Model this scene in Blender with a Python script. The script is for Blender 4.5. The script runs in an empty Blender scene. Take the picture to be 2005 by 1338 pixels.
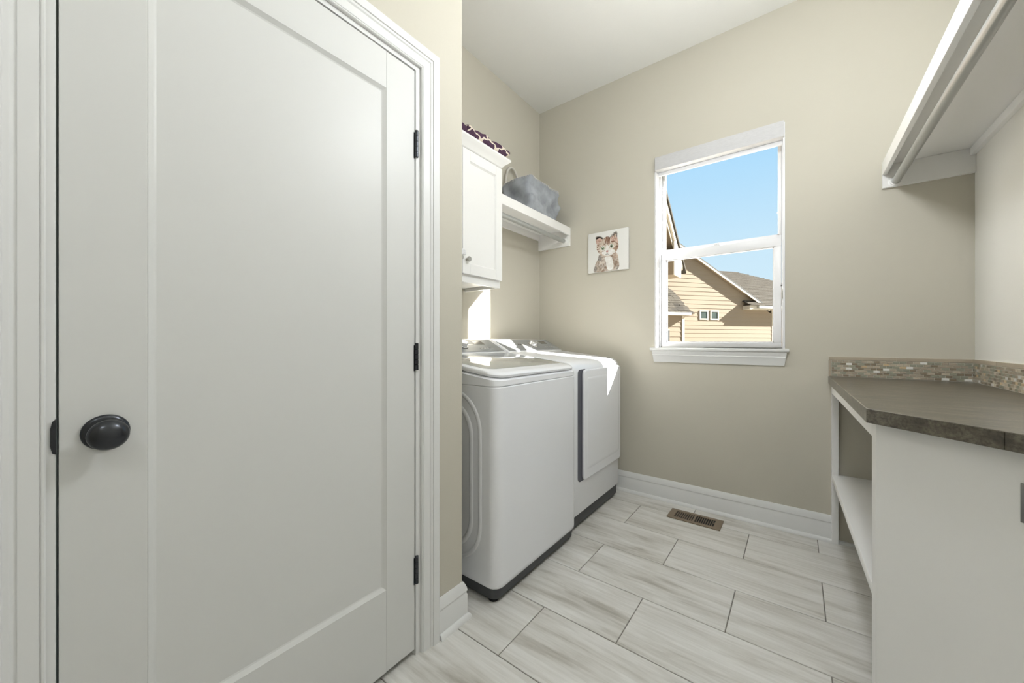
import bpy, bmesh, math, random
from mathutils import Vector, Matrix
random.seed(7)
SC = bpy.context.scene
COL = SC.collection
R = math.radians

# ------------------------------------------------------------------ camera
CAM_H = 1.085
cam = bpy.data.cameras.new('camera')
cam.sensor_fit = 'HORIZONTAL'; cam.sensor_width = 36.0
cam.lens = 36.0 * 729.0 / 2005.0
cam.clip_start = 0.01; cam.clip_end = 300
camo = bpy.data.objects.new('camera', cam); COL.objects.link(camo)
camo.location = (0, 0, CAM_H); camo.rotation_euler = (R(90), 0, R(37.4))
SC.camera = camo

# ------------------------------------------------------------------ view, sky, sun
SC.view_settings.view_transform = 'Standard'
SC.view_settings.look = 'None'
SC.view_settings.gamma = 1.0
SC.view_settings.exposure = 0.16
SC.view_settings.use_curve_mapping = False

def s2l(c):
    return tuple((x/12.92 if x <= .04045 else ((x+.055)/1.055)**2.4) for x in (v/255.0 for v in c))

W = bpy.data.worlds.new('sky'); SC.world = W; W.use_nodes = True
nt = W.node_tree; nt.nodes.clear()
o_ = nt.nodes.new('ShaderNodeOutputWorld'); b_ = nt.nodes.new('ShaderNodeBackground')
tc = nt.nodes.new('ShaderNodeTexCoord'); sp = nt.nodes.new('ShaderNodeSeparateXYZ'); cr = nt.nodes.new('ShaderNodeValToRGB')
nt.links.new(tc.outputs['Generated'], sp.inputs[0]); nt.links.new(sp.outputs['Z'], cr.inputs[0])
nt.links.new(cr.outputs[0], b_.inputs[0]); nt.links.new(b_.outputs[0], o_.inputs[0])
e = cr.color_ramp.elements
e[0].position = 0.0; e[0].color = (*s2l((214, 236, 247)), 1)
e[1].position = 1.0; e[1].color = (*s2l((110, 178, 240)), 1)
x = cr.color_ramp.elements.new(0.20); x.color = (*s2l((203, 232, 249)), 1)
x = cr.color_ramp.elements.new(0.48); x.color = (*s2l((160, 214, 251)), 1)
b_.inputs[1].default_value = 0.95

SUN_DIR = Vector((-1, -0.663, -0.620)).normalized()      # light travels this way, in through the window
sl = bpy.data.lights.new('sun', 'SUN'); sl.energy = 38.0; sl.angle = R(0.6); sl.color = (1.0, 0.97, 0.92)
so = bpy.data.objects.new('sun', sl); COL.objects.link(so)
so.rotation_euler = SUN_DIR.to_track_quat('-Z', 'Y').to_euler(); so.location = (6, 8, 6)

FILL_LAMPS = [((-0.03, 1.30), 33.0), ((0.08, -0.60), 10.0)]   # (x, y), radiant watts of the two added fill globes
LAMP_COL = (0.92, 0.96, 1.0)

# ------------------------------------------------------------------ materials
MATS = {}
def node_mat(name):
    m = bpy.data.materials.new(name); m.use_nodes = True
    t = m.node_tree; p = t.nodes['Principled BSDF']
    MATS[name] = m
    return m, t, p

def plain(name, rgb, rough=.5, metal=0.0, spec=.5, noise=0.0, nscale=6.0, bump=0.0, bscale=200.0, stretch=(1, 1, 1), coat=0.0):
    """srgb colour, optional mottling and fine relief, all procedural in object space"""
    m, t, p = node_mat(name)
    c = s2l(rgb)
    p.inputs['Base Color'].default_value = (*c, 1)
    p.inputs['Roughness'].default_value = rough
    p.inputs['Metallic'].default_value = metal
    p.inputs['Specular IOR Level'].default_value = spec
    if coat: p.inputs['Coat Weight'].default_value = coat; p.inputs['Coat Roughness'].default_value = .08
    if noise or bump:
        tc = t.nodes.new('ShaderNodeTexCoord'); mp = t.nodes.new('ShaderNodeMapping')
        mp.inputs['Scale'].default_value = stretch
        t.links.new(tc.outputs['Object'], mp.inputs[0])
    if noise:
        n = t.nodes.new('ShaderNodeTexNoise'); n.inputs['Scale'].default_value = nscale; n.inputs['Detail'].default_value = 6
        r = t.nodes.new('ShaderNodeValToRGB')
        r.color_ramp.elements[0].position = .3; r.color_ramp.elements[1].position = .7
        r.color_ramp.elements[0].color = (*[max(0, v*(1-noise)) for v in c], 1)
        r.color_ramp.elements[1].color = (*[min(1, v*(1+noise)) for v in c], 1)
        t.links.new(mp.outputs[0], n.inputs[0]); t.links.new(n.outputs[0], r.inputs[0]); t.links.new(r.outputs[0], p.inputs['Base Color'])
    if bump:
        n2 = t.nodes.new('ShaderNodeTexNoise'); n2.inputs['Scale'].default_value = bscale; n2.inputs['Detail'].default_value = 3
        bp = t.nodes.new('ShaderNodeBump'); bp.inputs['Strength'].default_value = bump; bp.inputs['Distance'].default_value = .002
        t.links.new(mp.outputs[0], n2.inputs[0]); t.links.new(n2.outputs[0], bp.inputs['Height']); t.links.new(bp.outputs[0], p.inputs['Normal'])
    return m

plain('wall_paint', (201, 196, 182), .75, spec=.25, bump=.12, bscale=160)
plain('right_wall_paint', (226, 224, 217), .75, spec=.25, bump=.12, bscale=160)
plain('ceiling_paint', (238, 237, 232), .85, spec=.2, bump=.35, bscale=110)
plain('trim_paint', (229, 229, 227), .38, spec=.4)
plain('door_paint', (220, 220, 217), .42, spec=.35, bump=.02, bscale=60)
plain('cabinet_white', (241, 240, 237), .35, spec=.4)
plain('vinyl_white', (230, 230, 231), .35, spec=.4)
plain('bronze', (66, 68, 72), .24, metal=.75, noise=.15, nscale=30)
plain('black_gap', (22, 22, 24), .8)
plain('nickel', (176, 173, 166), .34, metal=.85)
plain('rod_steel', (168, 169, 166), .3, metal=.3)
plain('enamel', (242, 243, 246), .22, spec=.5, coat=.3)
plain('toe_grey', (74, 76, 78), .55)
plain('rubber', (25, 25, 26), .8)
plain('console_grey', (152, 154, 154), .4, metal=.15)
plain('display_dark', (112, 108, 100), .15)
plain('dial_silver', (225, 225, 225), .2, metal=.6)
plain('handle_dark', (88, 89, 98), .5)
plain('lid_glass', (176, 176, 170), .06, spec=.8, coat=.8)
plain('grout_floor', (128, 124, 117), .9)
plain('grout_mosaic', (222, 219, 208), .9)
plain('edge_trim', (176, 164, 145), .35)
plain('register_brown', (142, 126, 106), .45, metal=.35)
plain('valance', (206, 205, 205), .8, noise=.05, nscale=40, stretch=(1, 1, 8), bump=.3, bscale=300)
plain('bin_grey', (163, 167, 172), .95, spec=.1, noise=.22, nscale=14, bump=.8, bscale=420)
plain('bin_dark', (92, 93, 90), .95, spec=.1, noise=.2, nscale=14, bump=.8, bscale=420)
plain('stitch', (214, 211, 204), .9)
plain('handle_white', (214, 209, 200), .7)
plain('plate_grey', (128, 128, 126), .35, metal=.5)
plain('siding', (113, 100, 84), .8, spec=.2, noise=.03, nscale=3)
plain('house_trim', (156, 148, 134), .7, spec=.2)
plain('soffit', (112, 99, 82), .8, spec=.2)
plain('gutter', (146, 145, 136), .5)
plain('roof_edge', (44, 47, 47), .8)
plain('shingle', (66, 61, 53), .95, spec=.1, noise=.28, nscale=16)
plain('shingle_dark', (54, 50, 44), .95, spec=.1, noise=.28, nscale=16)
plain('house_glass', (34, 46, 40), .3, noise=.3, nscale=3)
plain('ground', (188, 182, 168), .95, noise=.25, nscale=3)
plain('canvas', (232, 231, 226), .9, bump=.3, bscale=700)
plain('lamp_metal', (210, 208, 203), .35, metal=.7)

def glass(name):
    m, t, p = node_mat(name)
    t.nodes.remove(p)
    o = t.nodes['Material Output']
    tr = t.nodes.new('ShaderNodeBsdfTransparent'); tr.inputs[0].default_value = (.98, .985, .985, 1)
    gl = t.nodes.new('ShaderNodeBsdfGlossy'); gl.inputs['Roughness'].default_value = .02
    lw = t.nodes.new('ShaderNodeLayerWeight'); lw.inputs[0].default_value = .5
    pw = t.nodes.new('ShaderNodeMath'); pw.operation = 'POWER'; pw.inputs[1].default_value = 5.0
    t.links.new(lw.outputs['Facing'], pw.inputs[0])
    fr = t.nodes.new('ShaderNodeMath'); fr.operation = 'MULTIPLY_ADD'; fr.inputs[1].default_value = .5; fr.inputs[2].default_value = .006
    t.links.new(pw.outputs[0], fr.inputs[0])
    mx = t.nodes.new('ShaderNodeMixShader')
    t.links.new(fr.outputs[0], mx.inputs[0]); t.links.new(tr.outputs[0], mx.inputs[1]); t.links.new(gl.outputs[0], mx.inputs[2])
    t.links.new(mx.outputs[0], o.inputs[0])
glass('pane_glass')

def lamp_glow(name, strength):
    m, t, p = node_mat(name)
    p.inputs['Base Color'].default_value = (.9, .9, .9, 1)
    p.inputs['Emission Color'].default_value = (*LAMP_COL, 1); p.inputs['Emission Strength'].default_value = strength

def floor_tile():
    m, t, p = node_mat('floor_tile')
    N = t.nodes.new; L = t.links.new
    tc = N('ShaderNodeTexCoord'); oi = N('ShaderNodeObjectInfo')
    mul = N('ShaderNodeMath'); mul.operation = 'MULTIPLY'; mul.inputs[1].default_value = 37.0
    L(oi.outputs['Random'], mul.inputs[0])
    cb = N('ShaderNodeCombineXYZ'); L(mul.outputs[0], cb.inputs[0]); L(mul.outputs[0], cb.inputs[1])
    va = N('ShaderNodeVectorMath'); L(tc.outputs['Object'], va.inputs[0]); L(cb.outputs[0], va.inputs[1])
    def streak(scx, scy, detail, dist=.0):
        mp = N('ShaderNodeMapping'); mp.inputs['Scale'].default_value = (scx, scy, 1)
        mp.inputs['Rotation'].default_value = (0, 0, R(2.5))
        L(va.outputs[0], mp.inputs[0])
        n = N('ShaderNodeTexNoise'); n.inputs['Scale'].default_value = 1; n.inputs['Detail'].default_value = detail; n.inputs['Roughness'].default_value = .62
        n.inputs['Distortion'].default_value = dist
        L(mp.outputs[0], n.inputs[0]); return n
    n1 = streak(1.6, 11, 5, .5); n2 = streak(4, 70, 8, .3); n3 = streak(40, 90, 4)
    r1 = N('ShaderNodeValToRGB'); L(n1.outputs[0], r1.inputs[0])
    E_ = r1.color_ramp.elements
    E_[0].position = .30; E_[0].color = (*s2l((178, 173, 163)), 1)
    E_[1].position = .58; E_[1].color = (*s2l((227, 225, 220)), 1)
    x = E_.new(.44); x.color = (*s2l((212, 209, 202)), 1)
    r2 = N('ShaderNodeValToRGB'); L(n2.outputs[0], r2.inputs[0])
    r2.color_ramp.elements[0].position = .30; r2.color_ramp.elements[0].color = (.80, .79, .765, 1)
    r2.color_ramp.elements[1].position = .56; r2.color_ramp.elements[1].color = (1, 1, 1, 1)
    mx = N('ShaderNodeMix'); mx.data_type = 'RGBA'; mx.blend_type = 'MULTIPLY'; mx.inputs['Factor'].default_value = .75
    L(r1.outputs[0], mx.inputs['A']); L(r2.outputs[0], mx.inputs['B'])
    L(mx.outputs['Result'], p.inputs['Base Color'])
    p.inputs['Roughness'].default_value = .42; p.inputs['Specular IOR Level'].default_value = .35
    bp = N('ShaderNodeBump'); bp.inputs['Strength'].default_value = .05; bp.inputs['Distance'].default_value = .002
    L(n3.outputs[0], bp.inputs['Height']); L(bp.outputs[0], p.inputs['Normal'])
floor_tile()

def laminate():
    m, t, p = node_mat('laminate')
    N = t.nodes.new; L = t.links.new
    tc = N('ShaderNodeTexCoord')
    mp = N('ShaderNodeMapping'); mp.inputs['Scale'].default_value = (9, 34, 34); mp.inputs['Rotation'].default_value = (0, 0, R(-12))
    L(tc.outputs['Object'], mp.inputs[0])
    n = N('ShaderNodeTexNoise'); n.inputs['Scale'].default_value = 1; n.inputs['Detail'].default_value = 8; n.inputs['Roughness'].default_value = .65
    L(mp.outputs[0], n.inputs[0])
    r = N('ShaderNodeValToRGB'); L(n.outputs[0], r.inputs[0])
    e = r.color_ramp.elements
    e[0].position = .30; e[0].color = (*s2l((54, 49, 41)), 1)
    e[1].position = .68; e[1].color = (*s2l((120, 113, 97)), 1)
    x = e.new(.5); x.color = (*s2l((88, 81, 67)), 1)
    n2 = N('ShaderNodeTexNoise'); n2.inputs['Scale'].default_value = 160; n2.inputs['Detail'].default_value = 4
    L(tc.outputs['Object'], n2.inputs[0])
    r2 = N('ShaderNodeValToRGB'); L(n2.outputs[0], r2.inputs[0])
    r2.color_ramp.elements[0].position = .36; r2.color_ramp.elements[0].color = (.28, .26, .24, 1)
    r2.color_ramp.elements[1].position = .56; r2.color_ramp.elements[1].color = (1, 1, 1, 1)
    mx = N('ShaderNodeMix'); mx.data_type = 'RGBA'; mx.blend_type = 'MULTIPLY'; mx.inputs['Factor'].default_value = .6
    L(r.outputs[0], mx.inputs['A']); L(r2.outputs[0], mx.inputs['B']); L(mx.outputs['Result'], p.inputs['Base Color'])
    p.inputs['Roughness'].default_value = .30; p.inputs['Specular IOR Level'].default_value = .6
    p.inputs['Coat Weight'].default_value = .3; p.inputs['Coat Roughness'].default_value = .3
laminate()

def trellis():
    """plum cloth with a cream ogee trellis, mapped from a cloth uv layer"""
    m, t, p = node_mat('trellis_cloth')
    N = t.nodes.new; L = t.links.new
    uv = N('ShaderNodeUVMap'); uv.uv_map = 'cloth'
    sp = N('ShaderNodeSeparateXYZ'); L(uv.outputs[0], sp.inputs[0])
    def M(op, a, b=None):
        n = N('ShaderNodeMath'); n.operation = op
        for i, v in enumerate((a, b)):
            if v is None: continue
            if isinstance(v, (int, float)): n.inputs[i].default_value = v
            else: L(v, n.inputs[i])
        return n.outputs[0]
    u = M('MULTIPLY', sp.outputs[0], 2*math.pi/.135); v = M('MULTIPLY', sp.outputs[1], 2*math.pi/.105)
    a = M('COSINE', u); b = M('COSINE', v)
    c3 = M('MULTIPLY', M('COSINE', M('MULTIPLY', u, 3.0)), .38)
    d3 = M('MULTIPLY', M('COSINE', M('MULTIPLY', v, 3.0)), -.38)
    s = M('ADD', M('ADD', a, b), M('ADD', c3, d3))
    w = M('LESS_THAN', M('ABSOLUTE', s), .52)
    mx = N('ShaderNodeMix'); mx.data_type = 'RGBA'; L(w, mx.inputs['Factor'])
    mx.inputs['A'].default_value = (*s2l((84, 62, 80)), 1); mx.inputs['B'].default_value = (*s2l((226, 214, 198)), 1)
    L(mx.outputs['Result'], p.inputs['Base Color']); p.inputs['Roughness'].default_value = .9; p.inputs['Specular IOR Level'].default_value = .1
trellis()

def watercolour(name, rgb, rgb2, scale=22):
    m, t, p = node_mat(name)
    N = t.nodes.new; L = t.links.new
    tc = N('ShaderNodeTexCoord'); n = N('ShaderNodeTexNoise'); n.inputs['Scale'].default_value = scale; n.inputs['Detail'].default_value = 5
    n.inputs['Distortion'].default_value = .8
    L(tc.outputs['Object'], n.inputs[0])
    r = N('ShaderNodeValToRGB'); L(n.outputs[0], r.inputs[0])
    r.color_ramp.elements[0].position = .36; r.color_ramp.elements[1].position = .62
    r.color_ramp.elements[0].color = (*s2l(rgb), 1); r.color_ramp.elements[1].color = (*s2l(rgb2), 1)
    L(r.outputs[0], p.inputs['Base Color']); p.inputs['Roughness'].default_value = .95; p.inputs['Specular IOR Level'].default_value = .1
watercolour('wc_fur', (146, 124, 106), (214, 204, 192), 40)
watercolour('wc_head', (164, 136, 114), (226, 214, 200), 34)
watercolour('wc_ear', (178, 140, 124), (222, 196, 182), 50)
watercolour('wc_stripe', (104, 72, 56), (140, 102, 82), 60)
watercolour('wc_white', (226, 222, 214), (242, 240, 236), 40)
watercolour('wc_grey', (120, 114, 108), (176, 168, 160), 60)
watercolour('wc_iris', (128, 150, 118), (166, 180, 148), 60)
watercolour('wc_dark', (50, 44, 42), (74, 66, 62), 60)
watercolour('wc_nose', (176, 128, 122), (196, 154, 146), 60)

MOSAIC = ['mosaic_taupe', 'mosaic_sage', 'mosaic_umber', 'mosaic_stone', 'mosaic_sand', 'mosaic_pearl']
for n, c, ro in (('mosaic_taupe', (166, 154, 136), .25), ('mosaic_sage', (150, 149, 132), .12), ('mosaic_umber', (134, 121, 102), .15),
                 ('mosaic_stone', (186, 174, 154), .3), ('mosaic_sand', (200, 178, 142), .3), ('mosaic_pearl', (236, 234, 228), .1)):
    plain(n, c, ro, noise=.12, nscale=60, coat=.3)

# ------------------------------------------------------------------ building helpers
ORG = {}
class MB:
    """collects shapes (world coordinates) and links them as ONE mesh object"""
    def __init__(s): s.v = []; s.f = []; s.m = []; s.uv = None
    def add(s, vs, fs, mi=0):
        k = len(s.v); s.v += [tuple(p) for p in vs]; s.f += [tuple(i+k for i in f) for f in fs]; s.m += [mi]*len(fs); return s
    def box(s, lo, hi, mi=0):
        x0, y0, z0 = lo; x1, y1, z1 = hi
        return s.add([(x0,y0,z0),(x1,y0,z0),(x1,y1,z0),(x0,y1,z0),(x0,y0,z1),(x1,y0,z1),(x1,y1,z1),(x0,y1,z1)],
                     [(0,3,2,1),(4,5,6,7),(0,1,5,4),(1,2,6,5),(2,3,7,6),(3,0,4,7)], mi)
    def loft(s, rings, cap=True, mi=0, closed=True):
        n = len(rings[0]); vs = [p for r in rings for p in r]; fs = []
        for i in range(len(rings)-1):
            for j in range(n if closed else n-1):
                a = i*n+j; b = i*n+(j+1) % n
                fs.append((a, b, b+n, a+n))
        if cap:
            fs.append(tuple(range(n-1, -1, -1))); k = (len(rings)-1)*n; fs.append(tuple(k+j for j in range(n)))
        return s.add(vs, fs, mi)
    def prism(s, pts, axis, a, b, mi=0):
        def P(p, w):
            return {'x': (w, p[0], p[1]), 'y': (p[0], w, p[1]), 'z': (p[0], p[1], w)}[axis]
        return s.loft([[P(p, a) for p in pts], [P(p, b) for p in pts]], mi=mi)
    def tube(s, path, r, n=10, mi=0, cap=True):
        rings = []; path = [Vector(p) for p in path]
        up = Vector((0, 0, 1))
        for i, p in enumerate(path):
            d = (path[min(i+1, len(path)-1)] - path[max(i-1, 0)]).normalized()
            u = up if abs(d.dot(up)) < .95 else Vector((1, 0, 0))
            a = d.cross(u).normalized(); b = a.cross(d).normalized()
            rr = r[i] if isinstance(r, (list, tuple)) else r
            rings.append([p + a*rr*math.cos(2*math.pi*j/n) + b*rr*math.sin(2*math.pi*j/n) for j in range(n)])
        return s.loft(rings, cap, mi)
    def lathe(s, prof, c, axis, n=32, mi=0):
        """prof: (distance along axis, radius)"""
        c = Vector(c); ax = Vector(axis).normalized()
        u = Vector((0, 0, 1)) if abs(ax.z) < .9 else Vector((1, 0, 0))
        a = ax.cross(u).normalized(); b = a.cross(ax).normalized()
        return s.loft([[c + ax*d + (a*math.cos(2*math.pi*j/n) + b*math.sin(2*math.pi*j/n))*max(r, 1e-5) for j in range(n)] for d, r in prof], True, mi)
    def obj(s, name, mat, parent=None, base=None, smooth=None, bevel=0, seg=2, bangle=40):
        org = ORG[parent.name] if parent is not None else Vector(base if base is not None else (0, 0, 0))
        me = bpy.data.meshes.new(name)
        me.from_pydata([Vector(p) - org for p in s.v], [], s.f)
        for m in (mat if isinstance(mat, (list, tuple)) else [mat]): me.materials.append(MATS[m])
        me.polygons.foreach_set('material_index', s.m)
        bm = bmesh.new(); bm.from_mesh(me)
        if not s.uv: bmesh.ops.recalc_face_normals(bm, faces=bm.faces)
        if bevel:
            ed = [e for e in bm.edges if len(e.link_faces) == 2 and e.calc_face_angle(0) > R(bangle)]
            bmesh.ops.bevel(bm, geom=ed, offset=bevel, segments=seg, profile=.5, affect='EDGES', clamp_overlap=True)
        bm.to_mesh(me); bm.free()
        if smooth or bevel:
            me.polygons.foreach_set('use_smooth', [True]*len(me.polygons))
            me.set_sharp_from_angle(angle=R(smooth if smooth else 35))
        o = bpy.data.objects.new(name, me); COL.objects.link(o)
        if parent is not None: o.parent = parent
        else: o.location = org
        ORG[o.name] = org
        return o

def tag(o, label=None, cat=None, group=None, kind=None):
    if label: o['label'] = label
    if cat: o['category'] = cat
    if group: o['group'] = group
    if kind: o['kind'] = kind
    return o
def root(name, loc, label=None, cat=None, group=None, kind=None):
    o = bpy.data.objects.new(name, None); COL.objects.link(o); o.location = loc; o.empty_display_size = .05
    ORG[o.name] = Vector(loc)
    return tag(o, label, cat, group, kind)
def box(name, lo, hi, mat, parent=None, bevel=0, base=None, seg=2):
    return MB().box(lo, hi).obj(name, mat, parent, base, bevel=bevel, seg=seg)
def inst(name, me, loc, parent, rot=None):
    """another piece that shares mesh data; loc in world"""
    o = bpy.data.objects.new(name, me); COL.objects.link(o); o.parent = parent
    o.location = Vector(loc) - ORG[parent.name]
    if rot: o.rotation_euler = rot
    ORG[o.name] = Vector(loc)
    return o
def rring(x0, x1, y0, y1, r, z, n=6):
    """rounded rectangle ring, z may be a function of (x, y); r = radius or 4 radii (x0y0, x1y0, x1y1, x0y1)"""
    rs = r if isinstance(r, (list, tuple)) else [r]*4
    pts = []
    for (cx, cy, a0, rr) in ((x0, y0, 180, rs[0]), (x1, y0, 270, rs[1]), (x1, y1, 0, rs[2]), (x0, y1, 90, rs[3])):
        sx = 1 if cx == x0 else -1; sy = 1 if cy == y0 else -1
        ox, oy = cx + sx*rr, cy + sy*rr
        for k in range(n+1):
            a = R(a0 + 90*k/n); pts.append((ox + rr*math.cos(a), oy + rr*math.sin(a)))
    return [(x, y, z(x, y) if callable(z) else z) for x, y in pts]

# ------------------------------------------------------------------ room dimensions
YW = 2.66           # window wall
XA = -1.74          # alcove wall behind the machines
XD = -1.045         # wall with the door
YA = 1.042          # where the door wall ends and the alcove starts
XR = 0.653          # right wall
YB = -1.45          # wall behind the camera
ZC = 3.023          # ceiling
WX0, WX1, WZ0, WZ1 = -.784, -.053, 1.043, 2.35

# floor with single tiles
floor = tag(box('floor', (XA-.1, YB-.1, -.10), (XR+.1, YW+.1, -.003), 'grout_floor'), 'light grey streaked plank tile floor with dark grout joints', kind='structure')
PX, PY, G = .607, .2965, .0035
def tile_mesh(w, d):
    b = MB().box((0, 0, -.006), (w, d, 0))
    return b.obj('tile', 'floor_tile', floor, bevel=.0012, seg=1)
rows = range(-9, 6)
n_t = 0; full = None
for k in rows:
    y0 = .993 + PY*(k) ; y1 = y0 + PY
    y0c, y1c = max(y0, YB), min(y1, YW)
    if y1c - y0c < .02: continue
    off = -.8195 if (k % 2 == 0) else -.5165
    j = -4
    while True:
        x0 = off + PX*j; x1 = x0 + PX; j += 1
        if x0 > XR: break
        x0c, x1c = max(x0, XA), min(x1, XR)
        if x1c - x0c < .03: continue
        w = x1c-x0c-G; d = y1c-y0c-G
        if x1c < XD-.05 and y1c < YA-.15: continue
        t = MB().box((0, 0, -.006), (w, d, 0)).obj('tile', 'floor_tile', floor, bevel=.0012, seg=1)
        t.location = Vector((x0c+G/2, y0c+G/2, 0))

T = .12
def wall(name, lo, hi, mat='wall_paint', label=None):
    return tag(box(name, lo, hi, mat), label, kind='structure')
tag(box('ceiling', (XA-.1, YB-.1, ZC), (XR+.1, YW+.16, ZC+.1), 'ceiling_paint'), 'white painted ceiling above the laundry alcove', kind='structure')
b = MB()
b.box((XA-.1, YW, -.1), (WX0, YW+.16, ZC)); b.box((WX1, YW, -.1), (XR+.1, YW+.16, ZC))
b.box((WX0, YW, -.1), (WX1, YW+.16, WZ0)); b.box((WX0, YW, WZ1), (WX1, YW+.16, ZC))
tag(b.obj('wall_back', 'wall_paint'), 'beige painted wall around the window', kind='structure')
wall('wall_alcove', (XA-.1, YA-.1, -.1), (XA, YW, ZC), label='beige alcove wall behind washer and dryer')
wall('wall_right', (XR, YB-.1, -.1), (XR+.1, YW, ZC), 'right_wall_paint', 'pale off-white wall above the counter')
wall('wall_front', (XA-.1, YB-.1, -.1), (XR, YB, ZC), label='beige wall behind the viewer')
# door wall with its opening, and the return into the alcove
DY0, DY1, DZ = .012, .848, 2.052
b = MB()
b.box((XD-T, YB, -.1), (XD, DY0, ZC)); b.box((XD-T, DY1, -.1), (XD, YA, ZC)); b.box((XD-T, DY0, DZ), (XD, DY1, ZC))
b.box((XA, YA-T, -.1), (XD-T, YA, ZC))
b.box((XD-T-.30, DY0-.2, -.1), (XD-T-.25, YA-T, ZC))  # unseen backing slab behind the door, added to stop light leaking in
tag(b.obj('wall_left', 'wall_paint'), 'beige painted wall around the white door', kind='structure')

# ------------------------------------------------------------------ baseboards
BP = [(0, 0), (.016, 0), (.016, .092), (.0135, .096), (.0135, .104), (.016, .106), (.0125, .124), (.007, .136), (.004, .141), (0, .141)]
SHOE = [(0, 0), (.013, 0), (.0125, .006), (.009, .014), (.004, .018), (0, .019)]
def base_run(name, p0, p1, nrm, e0=0, e1=0, label=None):
    """baseboard from p0 to p1 along a wall with outward normal nrm; e = mitre sign at each end (+1 outside corner)"""
    p0 = Vector((*p0, 0)); p1 = Vector((*p1, 0)); n = Vector((*nrm, 0)); d = (p1-p0).normalized()
    def ring(p, e, prof, extra=0):
        return [p + n*(w+extra) + d*e*(w+extra) + Vector((0, 0, z)) for w, z in prof]
    o = MB().loft([ring(p0, -e0, BP), ring(p1, e1, BP)]).obj(name, 'trim_paint', smooth=50)
    tag(o, label, kind='structure')
    MB().loft([ring(p0, -e0, SHOE, .016), ring(p1, e1, SHOE, .016)]).obj('shoe_moulding', 'trim_paint', o, smooth=50)
    return o
base_run('baseboard_back', (XA, YW), (.150, YW), (0, -1), 0, 0, 'white stepped baseboard under the window')
base_run('baseboard_left', (XD, .914), (XD, YA), (1, 0), 0, 1, 'short white baseboard between door casing and alcove')
base_run('baseboard_alcove', (XD, YA), (XA, YA), (0, 1), 1, 0, 'white baseboard on the return beside the washer')
base_run('baseboard_front', (XD, -.06), (XD, YB), (1, 0), 0, 0, 'white baseboard left of the door')

# ------------------------------------------------------------------ door with casing
CW = .075
CP = [(0, 0), (0, .009), (.002, .0115), (.005, .0115), (.0065, .009), (.008, .0115), (.030, .0135), (.0315, .0115), (.034, .0115), (.038, .0150), (.0445, .0160), (.046, .0195), (.070, .0205), (.074, .018), (.075, .013), (.075, 0)]
CI0, CI1, CZ = .022, .838, 2.037
trim = root('trim_1', (XD, .43, 0), 'white moulded casing around the closet door', kind='structure')
def leg(y, sgn):
    r0 = [(XD+t, y+sgn*w, .0) for w, t in CP]; r1 = [(XD+t, y+sgn*w, CZ+w) for w, t in CP]
    MB().loft([r0, r1]).obj('casing_leg', 'trim_paint', trim, smooth=30)
leg(CI1, 1); leg(CI0, -1)
MB().loft([[(XD+t, CI0-w, CZ+w) for w, t in CP], [(XD+t, CI1+w, CZ+w) for w, t in CP]]).obj('casing_head', 'trim_paint', trim, smooth=30)
LY0, LY1, LZ0, LZ1 = .0365, .8165, .022, 2.019        # door leaf
jb = MB(); jb.box((XD-T, DY0, 0), (XD+.001, LY0-.0035, DZ)).obj('jamb', 'trim_paint', trim)
MB().box((XD-T, LY1+.003, 0), (XD+.001, DY1, DZ)).obj('jamb', 'trim_paint', trim)
MB().box((XD-T, LY0-.0035, LZ1+.003), (XD+.001, LY1+.003, DZ)).obj('jamb_head', 'trim_paint', trim)
# strike plate lip in the left jamb
MB().prism([(.0290, .887), (.0340, .884), (.0340, .948), (.0290, .943), (.0265, .93), (.0265, .90)], 'x', XD-.002, XD+.004).obj('strike_plate', 'bronze', trim, bevel=.001)

door = root('door_1', (XD, .43, 0), 'white single-panel door with dark bronze knob', kind='structure')
XF = XD - .002; XBk = XF - .035
SY0, SY1, RZ0, RZ1 = .152, .705, .286, 1.900
g = .0004
def stile(y0, y1): return box('stile', (XBk, y0, LZ0), (XF, y1, LZ1), 'door_paint', door, bevel=.0012, seg=1)
stile(LY0, SY0); stile(SY1, LY1)
box('rail', (XBk, SY0+g, RZ1), (XF, SY1-g, LZ1), 'door_paint', door)
box('rail', (XBk, SY0+g, LZ0), (XF, SY1-g, RZ0), 'door_paint', door)
bw, bd = .0115, .009
def rr(ins, x): return [(x, SY0+ins, RZ0+ins), (x, SY1-ins, RZ0+ins), (x, SY1-ins, RZ1-ins), (x, SY0+ins, RZ1-ins)]
MB().loft([rr(0, XBk+.004), rr(0, XF-.0005), rr(bw*.85, XF-bd*.85), rr(bw+.002, XF-bd)]).obj('panel', 'door_paint', door)
for z0, z1 in ((1.717, 1.806), (.983, 1.072), (.246, .338)):
    hg = MB().box((XF-.004, LY1-.004, z0), (XF+.0015, LY1+.0015, z1)).obj('hinge', 'bronze', door)
    k = MB(); n = 5; hh = (z1-z0)/n
    for i in range(n):
        k.lathe([(0, .0052), (.001, .0062), (hh-.001, .0062), (hh, .0052)], (XF+.0055, LY1+.0045, z0+.004+i*hh), (0, 0, 1), 14)
    k.lathe([(0, .0058), (.002, .0066), (.004, .004)], (XF+.0055, LY1+.0045, z1+.004), (0, 0, 1), 14)
    k.obj('knuckle', 'bronze', hg, smooth=40)
kn = MB().lathe([(0, .0325), (.003, .0330), (.006, .0318), (.0085, .027), (.0095, .018), (.0105, .0135)], (XF, .0935, .913), (1, 0, 0), 48).obj('door_knob', 'bronze', door, smooth=50)
MB().lathe([(.009, .0125), (.024, .0118), (.029, .0160), (.033, .0235), (.037, .0270), (.0405, .0280), (.043, .0275), (.046, .0262), (.050, .0232), (.0535, .0185), (.056, .0125), (.0575, .006), (.058, .0)], (XF, .0935, .913), (1, 0, 0), 48).obj('knob_dome', 'bronze', kn, smooth=40)

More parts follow.
